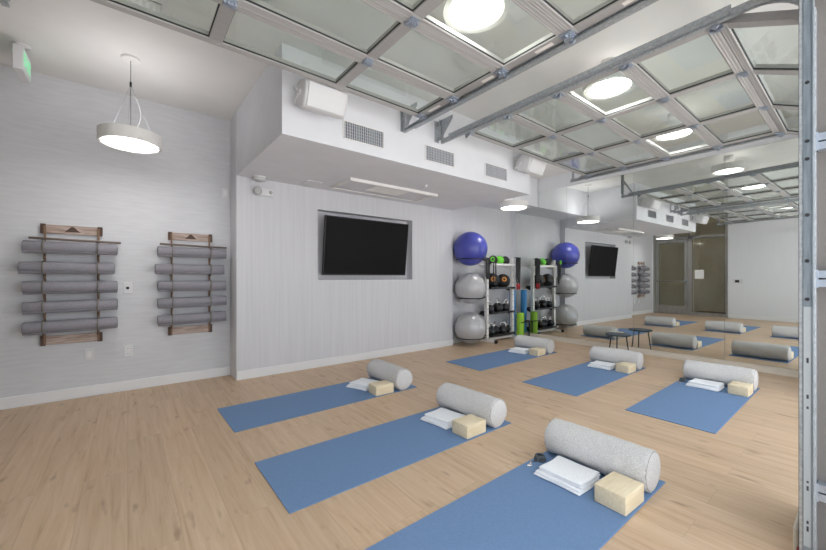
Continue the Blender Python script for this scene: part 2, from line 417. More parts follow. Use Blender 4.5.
def section(door, x0, x1, y0, y1, stiles, ends, tilt=0, z=TZ, last=False, labels=False):
    """one section, lying between y0 (near) and y1 (far); tilted about y1 by `tilt`"""
    T = .045; rw = .050; sw = .036
    L = y1-y0
    yb = (y0+.002, y0+rw+(.012 if tilt else 0)); yt = (y1-rw, y1-.002)
    fb = MB()
    rail_box(fb, x0, x1, yb[0], yb[1], z, z+T); rail_box(fb, x0, x1, yt[0], yt[1], z, z+T)
    xs = [x0+.035] + stiles + [x1-.035]
    for i, sx in enumerate(xs):
        w = .035 if i in (0, len(xs)-1) else sw
        fb.box(sx-w, sx+w, yb[1], yt[0], z+.001, z+T-.001)
    # glazing bead
    gas = MB(); pan = []
    for a, c in zip(xs[:-1], xs[1:]):
        ax = a+(.035 if a == xs[0] else sw); cx = c-(.035 if c == xs[-1] else sw)
        g = .004
        gas.box(ax, cx, yb[1], yb[1]+g, z+.009, z+.018); gas.box(ax, cx, yt[0]-g, yt[0], z+.009, z+.018)
        gas.box(ax, ax+g, yb[1]+g, yt[0]-g, z+.009, z+.018); gas.box(cx-g, cx, yb[1]+g, yt[0]-g, z+.009, z+.018)
        pan.append((ax, cx))
    sec = fb.build('door_section', M['alu'], door)
    kidsl = [gas.build('glazing_gasket', M['gasket'], sec)]
    for ax, cx in pan:
        kidsl.append(MB().box(ax+.001, cx-.001, yb[1]+.001, yt[0]-.001, z+.018, z+.024).build('glass_pane', M['glass'], sec))
    if tilt:
        Rm = Matrix.Translation((0, y1, z)) @ Matrix.Rotation(tilt, 4, 'X') @ Matrix.Translation((0, -y1, -z))
        sec.data.transform(Rm)
        for k in kidsl: k.data.transform(Rm)
    return sec

def track_path(yend, zt, r=.21, yd=.168, straight_lo=.02):
    """horizontal run from yend to the bend, then down to the floor"""
    P = [((yend, zt-.003), (0, 1)), ((yd+r, zt+.016), (0, 1))]; zt += .016
    for k in range(1, 13):
        a = (PI/2)*k/12
        P.append(((yd+r-r*math.sin(a), zt-r+r*math.cos(a)), (-math.sin(a), math.cos(a))))
    P.append(((yd, straight_lo), (-1, 0)))
    return P

SY0 = 2.84
def track(label, X, side, yend, full=True):
    """side=+1: channel opens toward -X (door lies at smaller x)"""
    t = thing('door_track', label, 'door track', (0, 0, 0))
    s = side; z = 2.545
    # C-shaped channel
    w, h, k = .028, .040, .003
    prof = [(X, 0), (X+s*w, 0), (X+s*w, h), (X, h), (X, h-.010), (X+s*k, h-.010), (X+s*k, h-k), (X+s*(w-k), h-k), (X+s*(w-k), k), (X+s*k, k), (X+s*k, .010), (X, .010)]
    P = track_path(yend, z)
    b = MB(); b.sweep(prof, P)
    b.build('channel', M['galv'], t, smooth=math.radians(25))
    # stiffening angle above the horizontal run
    aprof = [(X+s*(w+.001), .012), (X+s*(w+.036), .012), (X+s*(w+.036), .015), (X+s*(w+.004), .015), (X+s*(w+.004), .062), (X+s*(w+.001), .062)]
    MB().sweep(aprof, [((yend-.12, z-.002), (0, 1)), ((.46, z+.015), (0, 1))]).build('stiffening_angle', M['galv'], t)
    # vertical wall angle
    yv = .13
    b = MB()
    # flange parallel to the side of the opening + flange against the wall
    b.box(min(X+s*w, X+s*(w+.004)), max(X+s*w, X+s*(w+.004)), .128, .168, .03, 2.20)
    b.box(min(X+s*w, X+s*(w+.05)), max(X+s*w, X+s*(w+.05)), .125, .128, .03, 2.20)
    b.build('wall_angle', M['galv'], t)
    # hangers
    onwall = 1 < X < 4
    for yy, zz in ((yend-.03, 2.78 if onwall else ZC),):
        hb = MB()
        hx = X+s*(w+.004)
        hb.box(hx-.002, hx+.002, yy-.018, yy+.018, z+.0, zz)
        hb.box(min(hx, hx+s*.03), max(hx, hx+s*.03), yy+.015, yy+.018, z+.06, zz)
        for q in range(3 if onwall else 5):
            zq = z+.07+q*.065
            hb.lathe((hx-s*.002, yy, zq), [(.007, 0), (.006, -s*.005)], (1, 0, 0), 8)
        if onwall:
            hb.box(hx-.03, hx+.03, SY0-.006, SY0, z+.02, zz+.01); hb.box(hx-.002, hx+.002, yy, SY0, zz-.05, zz); hb.box(hx-.002, hx+.002, yy, SY0, z+.03, z+.07)
            hb.prism([(yy+.018, zz), (yy-.15, zz), (yy-.15, zz-.03), (yy+.0, z+.05), (yy+.018, z+.05)], 0, hx-.003, hx+.003)
        else: hb.box(hx-.05, hx+.05, yy-.06, yy+.06, zz-.004, zz)
        if not onwall:
            hb.prism([(yy-.02, z+.33), (yy-.02, z+.29), (yy-.16, z+.06), (yy-.13, z+.06), (yy+.01, z+.28)], 0, hx-s*.006-.002, hx-s*.006+.002)
        hb.build('hanger', M['galv'], t)
    # bolts along the channel
    for yy in (yend-.35, yend-.8, yend-1.25, yend-1.7):
        MB().lathe((X+s*w*.5, yy, z+.0), [(.008, 0), (.007, -.004)], (0, 0, 1), 10).build('bolt', M['zinc'], t)
    return t

JA = [.585, 1.102, 1.59, 2.07, 2.515]
JB = [.535, 1.022, 1.51, 1.99, 2.50]
def sectional(label, x0, x1, stiles, J):
    d = thing('overhead_door', label, 'garage door', ((x0+x1)/2, 1.4, 2.575))
    # children are modelled in world space: cancel the empty's offset
    off = Vector(d.location)
    L0 = .46
    secs = [section(d, x0, x1, J[0]-L0, J[0], stiles, None, tilt=RA)]
    for a, c in zip(J[:-1], J[1:]): secs.append(section(d, x0, x1, a, c, stiles, None))
    for i, y in enumerate(J):
        sc = secs[min(i+1, len(secs)-1)] if i < len(J)-1 else secs[-1]
        ym = y if i < len(J)-1 else y-.03
        if i < len(J)-1:
            for sx in stiles: hinge(sc, (sx, ym, TZ))
        for xe, sd in ((x0+.035, -1), (x1-.035, 1)): roller(sc, xe, ym if i < len(J)-1 else y-.05, TZ, sd)
    # bottom roller brackets on the tilted section
    for xe, sd in ((x0+.03, -1), (x1-.03, 1)):
        b = MB(); yq = J[0]-(L0-.06)*math.cos(RA); zq = TZ-(L0-.06)*math.sin(RA)
        Rm = Matrix.Rotation(RA, 3, 'X')
        b.obox((xe, yq, zq-.008), .06, .09, .006, Rm); b.obox((xe+sd*.018, yq-.005, zq-.03), .006, .05, .05, Rm)
        b.tube([(xe-sd*.03, yq, zq-.022), (xe+sd*.05, yq, zq-.022)], .007, 8); b.tube([(xe-sd*.02, yq-.03, zq-.03), (xe-sd*.02, yq+.02, zq-.075)], .006, 8)
        b.build('bottom_bracket', M['zinc'], secs[0])
    # top brackets at the far edge
    for xe, sd in ((x0+.03, -1), (x1-.03, 1)):
        b = MB(); yq = J[-1]-.04
        b.box(xe-.03, xe+.03, yq-.07, yq+.03, TZ-.008, TZ-.002); b.prism([(yq-.06, TZ-.008), (yq+.03, TZ-.008), (yq+.02, TZ-.055), (yq, TZ-.055)], 0, xe+sd*.012, xe+sd*.016)
        b.build('top_bracket', M['galv'], secs[-1])
    return d, secs
D1, S1 = sectional('open glazed overhead door with aluminium rails, at left above the two left columns of floor', -.47, 2.08, [.42, 1.255], JA)
D1['label'] = 'open overhead glass door at upper left, running out of the picture top'
D2, S2 = sectional('open overhead glass door on the right, its end bending down beside the mirror', 2.62, 5.11, [3.40, 4.22], JB)
# stickers on the end stiles
def sticker(sec, x, y0, y1, w=.03, red=False):
    MB().box(x-w/2, x+w/2, y0, y1, TZ-.0022, TZ-.0004).build('warning_label', M['sticker'], sec)
    if red: MB().box(x-w/2, x+w/2, y0, y0+.012, TZ-.0030, TZ-.0023).build('warning_label', M['sticker_r'], sec)
sticker(S1[1], 2.047, .66, .80, .03, True); sticker(S1[3], 2.047, 1.66, 1.76); sticker(S1[2], 2.047, 1.20, 1.32); sticker(S1[4], 2.047, 2.22, 2.36)
track('galvanised door track on the near side of the ceiling gap, with the post at right', 2.092, 1, 2.80)['label'] = 'galvanised track bordering the upper left glass door, bending down into the far right steel post'
track('galvanised track along the left edge of the right glass door, across the ceiling gap', 2.603, -1, 2.78)
track('galvanised track along the right glass door on its mirror side', 5.125, 1, 2.73)
track('galvanised track whose end shows at the very top left corner of the picture', -.482, -1, 2.78)
for ob in (D1, D2):
    l = Vector(ob.location)
    for c_ in kids(ob): c_.location = -l

# steel post details on the nearest track (stickers, clips, seal)
post = [o for o in bpy.data.objects if o.name.startswith('door_track')][0]
MB().box(2.0875, 2.0905, .130, .158, .03, 2.26, .001, 1).box(2.0835, 2.0875, .130, .133, .03, 2.26).build('jamb_angle', M['galv_shaded'], post)
for z in (.29, 1.13, 1.67):
    b = MB(); b.box(2.128, 2.170, .04, .122, z-.032, z-.003).box(2.128, 2.170, .04, .122, z+.003, z+.032).box(2.120, 2.128, .119, .125, z-.036, z+.036)
    b.build('wall_clip', M['zinc'], post)
MB().box(2.0868, 2.0874, .135, .156, .08, 1.02).build('printed_label', M['galv_lt'], post)
for z, h in ((.14, .02), (.17, .012), (.30, .018), (.33, .008), (.62, .01), (.66, .016), (.80, .02)):
    MB().box(2.0862, 2.0867, .142, .148, z, z+h).build('printed_mark', M['label_ink'], post)
for z in (1.05, 1.20, 1.38, 1.60, 1.67, 1.9): MB().lathe((2.0875, .146, z), [(.007, 0), (.006, -.003)], (1, 0, 0), 10).build('bolt', M['dark'], post)
MB().box(2.080, 2.122, .10, .176, .0, .05, .004).build('bottom_seal', M['seal'], post)

# ---------------------------------------------------------------- lights
LR, LH = .215, .085
def fixture(label, x, y, zb, pendant):
    LR = .215 if pendant else .20; RW = .026 if pendant else .042
    t = thing('pendant_light' if pendant else 'ceiling_light', label, 'ceiling light', (x, y, zb))
    b = MB(); b.lathe((0, 0, 0), [(LR-RW, .014), (LR-RW+.006, .002), (LR-.003, 0), (LR, .004), (LR, LH+.012), (LR-.006, LH+.012), (LR-.008, .014)], n=56, cap=False)
    b.lathe((0, 0, LH-.014), [(LR-.006, 0), (LR-.006, .003), (.001, .004)], n=56, cap=False)
    b.build('shade', M['white'], t, smooth=SM)
    MB().lathe((0, 0, .012), [(.0005, 0), (LR-RW+.002, 0), (LR-RW+.002, .003), (.0005, .003)], n=56, cap=False).build('diffuser', M['lamp'], t)
    if not pendant:
        MB().lathe((0, 0, LH+.002), [(.0005, 0), (LR-.035, 0), (LR-.035, .004), (.0005, .004)], n=40, cap=False).build('uplight_ring', M['uplight'], t)
        MB().lathe((0, 0, LH+.006), [(.06, 0), (.06, ZC-zb-LH-.006)], n=24).build('mount', M['white'], t)
    else:
        MB().lathe((0, 0, LH-.006), [(.015, 0), (LR-.02, 0), (LR-.02, .003), (.015, .003)], n=40, cap=False).build('uplight_ring', M['uplight_p'], t)
        top = ZC-zb
        MB().lathe((0, 0, top), [(.065, 0), (.065, -.015), (.06, -.02)], n=28).build('canopy', M['white'], t)
        MB().tube([(0, 0, LH-.008), (0, 0, top-.01)], .0022, 6).tube([(0, 0, top-.2), (0, 0, top-.24)], .008, 8).tube([(0, 0, LH), (0, 0, LH+.05)], .010, 8).build('stem', M['dark'], t)
        for a in (0.4, 2.5, 4.6):
            MB().tube([(math.cos(a)*(LR-.03), math.sin(a)*(LR-.03), LH-.004), (0, 0, top-.22)], .0012, 5).build('suspension_wire', M['galv'], t)
        pts = [(0.0+.07*math.sin(PI*k/10), .05*math.sin(PI*k/10), LH+(top-.24-LH)*k/10) for k in range(11)]
        MB().tube(pts, .003, 6).build('power_cord', M['white_pl'], t)
    return t
for x, lb in ((.05, 'round white ceiling light above the left glass door, seen only in the mirror'),
              (1.64, 'round white ceiling light shining through the upper left glass door at top centre'),
              (3.2, 'round white ceiling light above the right glass door, nearest the ceiling gap'),
              (4.8, 'round white ceiling light above the right glass door, nearest the mirror wall')):
    fixture(lb, x, {1.64: 1.46, 3.2: 1.36}.get(x, 1.345), 2.735, False)['group'] = 'round lights above the glass doors'
fixture('round white pendant light hanging on a thin stem in front of the rolled mats', 0.02, 3.83, 2.24, True)
fixture('round white pendant light hanging above the equipment rack by the mirror', 4.82, 3.50, 2.235, True)

o = fixture('unseen round white ceiling light added to brighten the hallway behind the glass door', -2.3, 1.8, 2.835, False)  # added lamp, kept out of view, to brighten the hallway behind the glass
# ---------------------------------------------------------------- on soffit
def vent(label, x):
    t = thing('air_vent', label, 'air vent', (x, SY, 2.43), group='vents on the soffit')
    w, h = .205, .075
    MB().box(-w, w, -.001, .0, -h, h).build('shade_sheet', M['vent_dark'], t)  # thin flat sheet, darkened to suggest the shaded recess of the vent
    b = MB(); b.box(-w-.008, w+.008, -.009, 0, h-.002, h+.008, .002, 1); b.box(-w-.008, w+.008, -.009, 0, -h-.008, -h+.002, .002, 1)
    b.box(-w-.008, -w+.002, -.009, 0, -h+.002, h-.002); b.box(w-.002, w+.008, -.009, 0, -h+.002, h-.002)
    b.build('frame', M['white'], t)
    b = MB(); R = Matrix.Rotation(math.radians(35), 3, 'Z')
    for k in range(18): b.obox((-w+.012+k*(2*w-.024)/17, -.006, 0), .0022, .010, 2*h-.004, R)
    b.build('louvre', M['vent_fin'], t)
    b = MB()
    for k in range(5): b.box(-w+.003, w-.003, -.004, -.002, -h+.02+k*.0275-.0015, -h+.02+k*.0275+.0015)
    b.build('cross_blade', M['vent_fin'], t)
    return t
v0 = vent('air vent on the white soffit nearest the left speaker', 1.685)
dup(v0, (2.62, SY, 2.43), 0, 'air vent on the white soffit in the middle, under the door track ends')
dup(v0, (3.555, SY, 2.43), 0, 'air vent on the white soffit beside the right speaker')

def speaker(label, x, y, z, rz, tilt):
    t = thing('wall_speaker', label, 'speaker', (x, y, z), group='white speakers on the soffit')
    R = Matrix.Rotation(rz, 4, 'Z') @ Matrix.Rotation(tilt, 4, 'X')
    b = MB()
    # cabinet: rounded wedge cross-section extruded along x
    poly = []
    w2, hh = .105, .10
    prof = [(-.115, -.085), (-.125, 0), (-.115, .085), (-.09, .105), (.03, .10), (.085, .05), (.085, -.05), (.03, -.10), (-.09, -.105)]
    b.prism(prof, 0, -.175, .175, bev=.018)
    o = b.build('cabinet', M['white_pl'], t, smooth=math.radians(50)); o.data.transform(R)
    g = MB(); g.box(-.155, .155, -.130, -.118, -.088, .088, .008, 3); o = g.build('grille', M['white_pl'], t, smooth=SM); o.data.transform(R)
    k = MB()
    for sx in (-.178, .178):
        pts = [(sx, -.01, .0), (sx+.012*(1 if sx > 0 else -1), .03, .04), (sx, .09, .07), (sx*.6, .135, .07)]
        k.tube(pts, .009, 8)
        pts = [(sx, -.01, .0), (sx+.012*(1 if sx > 0 else -1), .03, -.04), (sx, .09, -.05), (sx*.6, .135, -.03)]
        k.tube(pts, .009, 8)
        k.lathe((sx-.006, -.01, 0), [(.03, 0), (.03, .012)], (1, 0, 0), 18)
    k.box(-.12, .12, .115, .15, -.05, .09, .004)
    k.build('bracket', M['white_pl'], t, smooth=SM)
    return t
speaker('white speaker on the soffit above the television, left of the vents', 1.20, SY-.149, 2.545, 0, math.radians(20))
speaker('white speaker at the right end of the soffit near the mirror', 4.04, SY-.149, 2.575, 0, math.radians(20))

# soffit underside: hatch, patch, detector
t = thing('ceiling_hatch', 'long white access hatch hanging open under the soffit above the television', 'hatch', (2.62, 3.86, 2.26))
b = MB(); b.box(-.66, .66, -.26, -.235, -.035, 0); b.box(-.66, -.635, -.235, .24, -.025, 0); b.box(.635, .66, -.235, .24, -.025, 0); b.box(-.66, .66, .24, .26, -.02, 0)
b.build('frame', M['white'], t)
MB().box(-.635, .635, -.235, .24, -.012, -.001).build('panel', M['soffit'], t)
b = MB()
for k in range(9): b.box(-.25, .25, -.14+k*.03, -.125+k*.03, -.016, -.0125)
b.build('grille', M['white'], t)
tag(MB().box(1.62, 1.80, 4.0, 4.25, 2.252, 2.262, .002, 1).build('cover_plate', M['soffit']), 'small flat square cover plate under the soffit, left of the long hatch', 'cover plate')
t = thing('smoke_detector', 'round white smoke detector under the soffit above the emergency light', 'smoke detector', (1.155, 4.22, 2.26))
MB().lathe((0, 0, 0), [(.075, 0), (.075, -.018), (.06, -.04), (.02, -.045)], n=28).build('base', M['white_pl'], t, smooth=SM)
MB().torus((0, 0, -.021), .0725, .004, n=28, m=6).build('sensor_ring', M['alu'], t)
t = thing('emergency_light', 'white emergency light with round lamp head on the television wall under the soffit', 'emergency light', (1.225, YT+.002, 2.115))
MB().box(-.10, .10, -.045, 0, -.045, .045, .012, 3).build('housing', M['white_pl'], t, smooth=SM)
MB().lathe((-.075, -.045, 0), [(.044, .01), (.046, -.01), (.038, -.03), (.001, -.034)], (0, 1, 0), 20).build('lamp_head', M['alu'], t, smooth=SM)
MB().lathe((.07, -.04, .0), [(.02, .01), (.02, -.01), (.016, -.02), (.001, -.022)], (0, 1, 0), 16).build('lamp_head', M['alu'], t, smooth=SM)
tag(MB().lathe((.2, 0, 0), [(.03, 0), (.02, -.015), (.008, -.03)], n=14).build('sprinkler_head', M['white_pl'], loc=(2.65, 3.35, 2.262)), 'small white sprinkler head under the soffit', 'sprinkler')
# ceiling grille behind the left glass
t = thing('ceiling_grille', 'louvred grille on the ceiling seen through the corner of the upper left glass door', 'air vent', (-.10, 3.03, ZC))
MB().box(-.28, .28, -.09, .09, -.01, 0, .002, 1).build('frame', M['alu_grey'], t)
b = MB()
for k in range(14): b.box(-.25+k*.037, -.232+k*.037, -.07, .07, -.013, -.0101)
b.build('louvre', M['alu'], t)

# ---------------------------------------------------------------- text helper
def text_mesh(name, s, size, depth, m, parent, Mx):
    cu = bpy.data.curves.new(name, 'FONT'); cu.body = s; cu.size = size; cu.extrude = depth; cu.align_x = 'CENTER'; cu.align_y = 'CENTER'
    to = bpy.data.objects.new(name+'_tmp', cu); C.objects.link(to)
    dg = bpy.context.evaluated_depsgraph_get(); dg.update()
    me = bpy.data.meshes.new_from_object(to.evaluated_get(dg))
    bpy.data.objects.remove(to); bpy.data.curves.remove(cu)
    me.transform(Mx); me.materials.clear(); me.materials.append(m); me.name = name
    o = bpy.data.objects.new(name, me); C.objects.link(o); o.parent = parent
    return o
# exit sign
t = thing('exit_sign', 'white and green exit sign hanging from the ceiling at upper left', 'exit sign', (-.655, 4.15, ZC))
MB().box(-.028, .028, -.14, .14, -.245, -.06, .004).build('housing', M['white_pl'], t)
MB().box(.0285, .0295, -.128, .128, -.235, -.068).box(-.0295, -.0285, -.128, .128, -.235, -.068).build('sign_face', M['sign_w'], t)
MB().lathe((0, 0, 0), [(.05, 0), (.05, -.012), (.015, -.015), (.015, -.052)], n=20).build('canopy', M['white_pl'], t)
Mx = Matrix.Translation((.0305, 0, -.152)) @ Matrix.Rotation(PI/2, 4, 'Z') @ Matrix.Rotation(PI/2, 4, 'X')
text_mesh('lettering', 'EXIT', .13, .001, M['sign'], t, Mx)
Mx2 = Matrix.Translation((-.0305, 0, -.152)) @ Matrix.Rotation(-PI/2, 4, 'Z') @ Matrix.Rotation(PI/2, 4, 'X')
text_mesh('lettering', 'EXIT', .13, .001, M['sign'], t, Mx2)

# ---------------------------------------------------------------- television
t = thing('television', 'black flat television tilted forward in the recess of the pale wall', 'television', (2.602, YT-.02, 1.165))
Rt = Matrix.Rotation(math.radians(6.5), 4, 'X')
W, H = .66, .76
o = MB().box(-W, W, -.0, .035, 0, H, .006, 2).build('bezel', M['black'], t); o.data.transform(Rt)
o = MB().box(-W+.012, W-.012, -.0015, .0, .018, H-.012).build('screen', M['screen'], t); o.data.transform(Rt)
MB().box(-.06, .06, .05, .15, .30, .50, .004).build('mount', M['dark'], t)

# outlets and switches on the left wall
def plate(name, label, x, z, kind, y=YL):
    t = thing(name, label, 'outlet' if kind == 'outlet' else 'switch', (x, y, z))
    MB().box(-.036, .036, -.007, 0, -.058, .058, .003, 2).build('cover', M['white_pl'], t)
    if kind == 'outlet':
        MB().box(-.017, .017, -.0095, -.007, .008, .040, .003, 1).build('socket', M['base'], t)
        MB().box(-.017, .017, -.0095, -.007, -.040, -.008, .003, 1).build('socket', M['base'], t)
        for zz in (.026, -.022):
            for xx in (-.0065, .0065): MB().box(xx-.002, xx+.002, -.0100, -.0094, zz-.005, zz+.006).build('slot', M['label_ink'], t)
    elif kind == 'dial':
        MB().lathe((0, -.007, 0), [(.014, 0), (.014, -.004), (.011, -.009)], (0, 1, 0), 18).build('button', M['label_ink'], t)
    else:
        MB().box(-.016, .016, -.0100, -.007, -.030, .030, .002, 1).build('rocker', M['base'], t)
    return t
plate('wall_switch', 'square white plate with a round black button between the two mat racks', 0.0, 1.03, 'dial')
plate('wall_outlet', 'blank white outlet plate low on the wall under the left mat rack', -.287, .40, 'switch')
plate('wall_outlet', 'white outlet with dark slots low on the wall between the mat racks', .003, .395, 'outlet')
plate('wall_switch', 'small white plate high on the wall beside the protruding corner', .885, 2.11, 'switch')

# ---------------------------------------------------------------- mat racks
def mat_rack(x0, x1, lab):
    cx = (x0+x1)/2; w = (x1-x0)/2
    t = thing('mat_rack', lab, 'wall rack', (cx, YL, 0))
    for z, nm in ((1.575, 1), (.565, 0)):
        bd = MB().box(-w, w, -.025, 0, z-.04, z+.04, .003, 1).build('board', M['wood'], t)
        MB().box(-w, -w+.035, -.031, -.025, z-.045, z+.045, .002, 1).build('bracket', M['emblem'], bd)
        MB().box(w-.035, w, -.031, -.025, z-.045, z+.045, .002, 1).build('bracket', M['emblem'], bd)
        if nm:
            MB().prism([(-.055, z-.02), (.055, z-.02), (.035, z+.0), (.012, z+.026), (0, z+.03), (-.012, z+.026), (-.035, z+.0)], 1, -.0265, -.0252).build('emblem', M['emblem'], bd)
    zs = [1.405, 1.222, 1.048, .873, .698]
    for sx in (-w+.03, w-.03):
        b = MB()
        b.box(sx-.008, sx+.008, -.036, -.031, .53, 1.60)
        b.build('hanging_strap', M['cord'], t)
        for z in zs:
            b = MB()
            pts = []
            for k in range(21):
                a = -PI*.95+k*(1.9*PI)/20
                pts.append((sx, -.098+.0625*math.sin(a+PI/2)*1.0*-1*-1, z+.0625*math.cos(a+PI/2)))
            b.torus((sx, -.098, z), .0590, .006, (1, 0, 0), 28, 6)
            b.tube([(sx, -.040, z-.03), (sx, -.036, z-.09), (sx, -.032, z-.10)], .006, 6)
            b.build('loop', M['rope'], t)
        for z in zs: MB().tube([(sx, -.045, z-.062), (sx, -.060, z-.080), (sx, -.045, z-.10)], .010, 8).build('toggle', M['cord'], t)
    return t, zs, cx
def spiral_mat():
    """tightly rolled mat along X: outer skin plus spiral ends"""
    b = MB(); R = .0515; Lh = .315
    b.lathe((-Lh, 0, 0), [(R-.008, .003), (R-.002, 0), (R, .003), (R, 2*Lh-.003), (R-.002, 2*Lh), (R-.008, 2*Lh-.003)], (1, 0, 0), 36)
    # loose outer flap
    b.prism([(-.046, -.030), (-.038, -.040), (-.030, -.0475), (-.033, -.051), (-.045, -.045), (-.052, -.032)], 0, -Lh, Lh)
    o = b.build('rolled_mat', M['roll'], smooth=SM)
    e = MB()
    for sx in (-Lh-.0005, Lh+.0005):
        for rr in (.012, .022, .032, .042): e.torus((sx, 0, 0), rr, .0018, (1, 0, 0), 24, 5)
    e.build('spiral_end', M['strap_dk'], o)
    return o
words = ['topmost', 'second from the top', 'middle', 'fourth from the top', 'lowest']
first = spiral_mat(); used = False
for (x0, x1, lab, nm) in ((-.613, -.19, 'left wooden wall rack with straps holding five rolled grey mats', 'left'), (.335, .748, 'right wooden wall rack with straps holding five rolled grey mats', 'right')):
    r, zs, cx = mat_rack(x0, x1, lab)
    for i, z in enumerate(zs):
        lb = 'rolled grey mat, %s of five in the %s wall rack' % (words[i], nm)
        loc = (cx+.008+[.0, -.022, .0, .0, .0][i]+(.008 if nm == 'right' else 0), YL-.098, z)
        if not used: first.location = loc; tag(first, lb, 'rolled mat', 'rolled mats in the wall racks'); used = True
        else:
            c = dup(first, loc, None, lb)
        (first if i == 0 and nm == 'left' else c).rotation_euler = (random.uniform(0, .6), [0, .0, -.0, -.012, -.02][i], 0)
    rd = tag(MB().tube([(-.315, 0, 0), (.315, 0, 0)], .010, 10).build('wooden_rod', M['rod'], loc=(cx+.035, YL-.050, 1.480)), 'thin wooden rod lying across the %s mat rack above its top mat' % nm, 'rod')
    rd.rotation_euler = (0, .02, 0)

# ---------------------------------------------------------------- yoga mats and props
def yoga_mat():
    b = MB(); b.box(-.867, .867, -.303, .303, 0, .006, .002, 1); return b.build('yoga_mat', M['mat'])
def bolster():
    t = thing('bolster', '', 'bolster')
    R = .108; Lh = .285; rings = []; n = 48
    prof = [(.60, 0), (.85, .004), (.96, .012), (1.0, .024)]
    sts = [(0.0, R*.955), (.005, R*.985)] + [(.02+k*(2*Lh-.04)/26, R) for k in range(27)] + [(2*Lh-.005, R*.985), (2*Lh, R*.955)]
    rnd = random.Random(3)
    ph = [rnd.uniform(0, 6.28) for _ in range(8)]
    for y, r in sts:
        ring = []
        for k in range(n):
            a = 2*PI*k/n
            fy = (y/(2*Lh))
            edge = math.exp(-min(y, 2*Lh-y)/.05)
            w = .0032*math.sin(3*a+ph[0]+fy*5)+.0015*math.sin(5*a+ph[1]-fy*9)+edge*.0022*math.sin(17*a+ph[2])+.0012*math.sin(fy*40+2*a+ph[3])
            rr = r+w
            zz = rr*math.sin(a)*.985
            ring.append(Vector((rr*math.cos(a)*1.015, y-Lh, max(zz, -R*.955))))
        rings.append(ring)
    b = MB(); b.rings(rings); b.build('cover', M['bolster'], t, loc=(0, 0, R*.955), smooth=SM)
    for sy in (-1, 1):
        b = MB()
        b.lathe((0, sy*(Lh-.004), 0), [(R*.93, 0), (R*.90, sy*.008), (R*.7, sy*.016), (R*.35, sy*.021), (.001, sy*.022)], (0, 1, 0), 40)
        # slightly stitched seam across the end
        e = b.build('end_panel', M['bolster'], t, loc=(0, 0, R*.955), smooth=SM)
        p = MB().torus((0, sy*(Lh-.002), 0), R*.955-.005, .0045, (0, 1, 0), 44, 8).build('piping', M['piping'], t, loc=(0, 0, R*.955))
    pts = [(-.085+.170*k/14, Lh+.006+.016*math.sin(PI*k/14), .03*math.sin(PI*k/14)+.01) for k in range(15)]
    hb = MB(); hb.rings([[Vector((p[0], p[1]-.001, p[2]-.014)), Vector((p[0], p[1]-.001, p[2]+.014)), Vector((p[0], p[1]+.003, p[2]+.014)), Vector((p[0], p[1]+.003, p[2]-.014))] for p in pts])
    hb.build('handle', M['strap_dk'] if False else M['piping'], t, loc=(0, 0, R*.955))
    return t
def yblock():
    b = MB(); b.box(-.10, .10, -.076, .076, 0, .092, .006, 3); return b.build('yoga_block', M['block'], smooth=SM)
def towel():
    """folded towel: stacked soft layers with a rounded fold"""
    b = MB()
    def layer(x0, x1, y0, y1, z0, th, seed):
        nx, ny = 14, 14; rd = random.Random(seed); p = [rd.uniform(0, 6) for _ in range(4)]
        def surf(u, v, top):
            x = x0+(x1-x0)*u; y = y0+(y1-y0)*v
            e = min(u, 1-u, v, 1-v); k = math.sqrt(max(0, 1-(1-min(e/.05, 1))**2))
            sag = .0012*math.sin(u*5+p[0])+.0012*math.sin(v*6+p[1])
            c = z0+th/2
            x += .003*math.sin(v*7+p[2]); y += .003*math.sin(u*7+p[3])
            if top: return Vector((x, y, c+(th/2)*k+sag*k))
            return Vector((x, y, c-(th/2)*k))
        us = [0, .012, .03, .06]+[.1+.8*i/8 for i in range(9)]+[.94, .97, .988, 1]
        T = [[b.bm.verts.new(surf(u, v, True)) for v in us] for u in us]
        B = [[b.bm.verts.new(surf(u, v, False)) for v in us] for u in us]
        n = len(us)
        for i in range(n-1):
            for j in range(n-1):
                b.bm.faces.new((T[i][j], T[i+1][j], T[i+1][j+1], T[i][j+1])).smooth = True
                b.bm.faces.new((B[i][j], B[i][j+1], B[i+1][j+1], B[i+1][j])).smooth = True
        bmesh.ops.remove_doubles(b.bm, verts=b.bm.verts, dist=2e-5)
    layer(-.125, .115, -.135, .135, 0, .014, 1)
    layer(-.120, .112, -.130, .132, .013, .012, 2)
    layer(-.098, .115, -.126, .120, .024, .012, 3)
    layer(-.100, .112, -.128, .118, .035, .013, 4)
    return b.build('folded_towel', M['towel'], smooth=math.radians(60))
where = {'A': (.607, 3.185, 'far left beside the television wall'), 'B': (.607, 2.022, 'middle of the left row'), 'C': (.597, .995, 'cut off by the bottom picture edge'),
         'D': (3.350, 3.215, 'farthest back beside the equipment rack'), 'E': (3.350, 2.022, 'middle of the right row'), 'F': (3.335, .985, 'right, nearest the steel post')}
place = {'A': 'on the far left mat beside the television wall', 'B': 'on the middle mat of the left row', 'C': 'on the front mat cut off by the bottom edge',
         'D': 'on the farthest mat beside the equipment rack', 'E': 'on the right row middle mat near the stool', 'F': 'on the right mat nearest the steel post'}
m0, b0, k0, t0 = yoga_mat(), bolster(), yblock(), towel()
twist = {'A': (-.02, .35), 'B': (.03, .12), 'C': (0, 0), 'D': (0, .2), 'E': (0, .05), 'F': (0, -.03)}
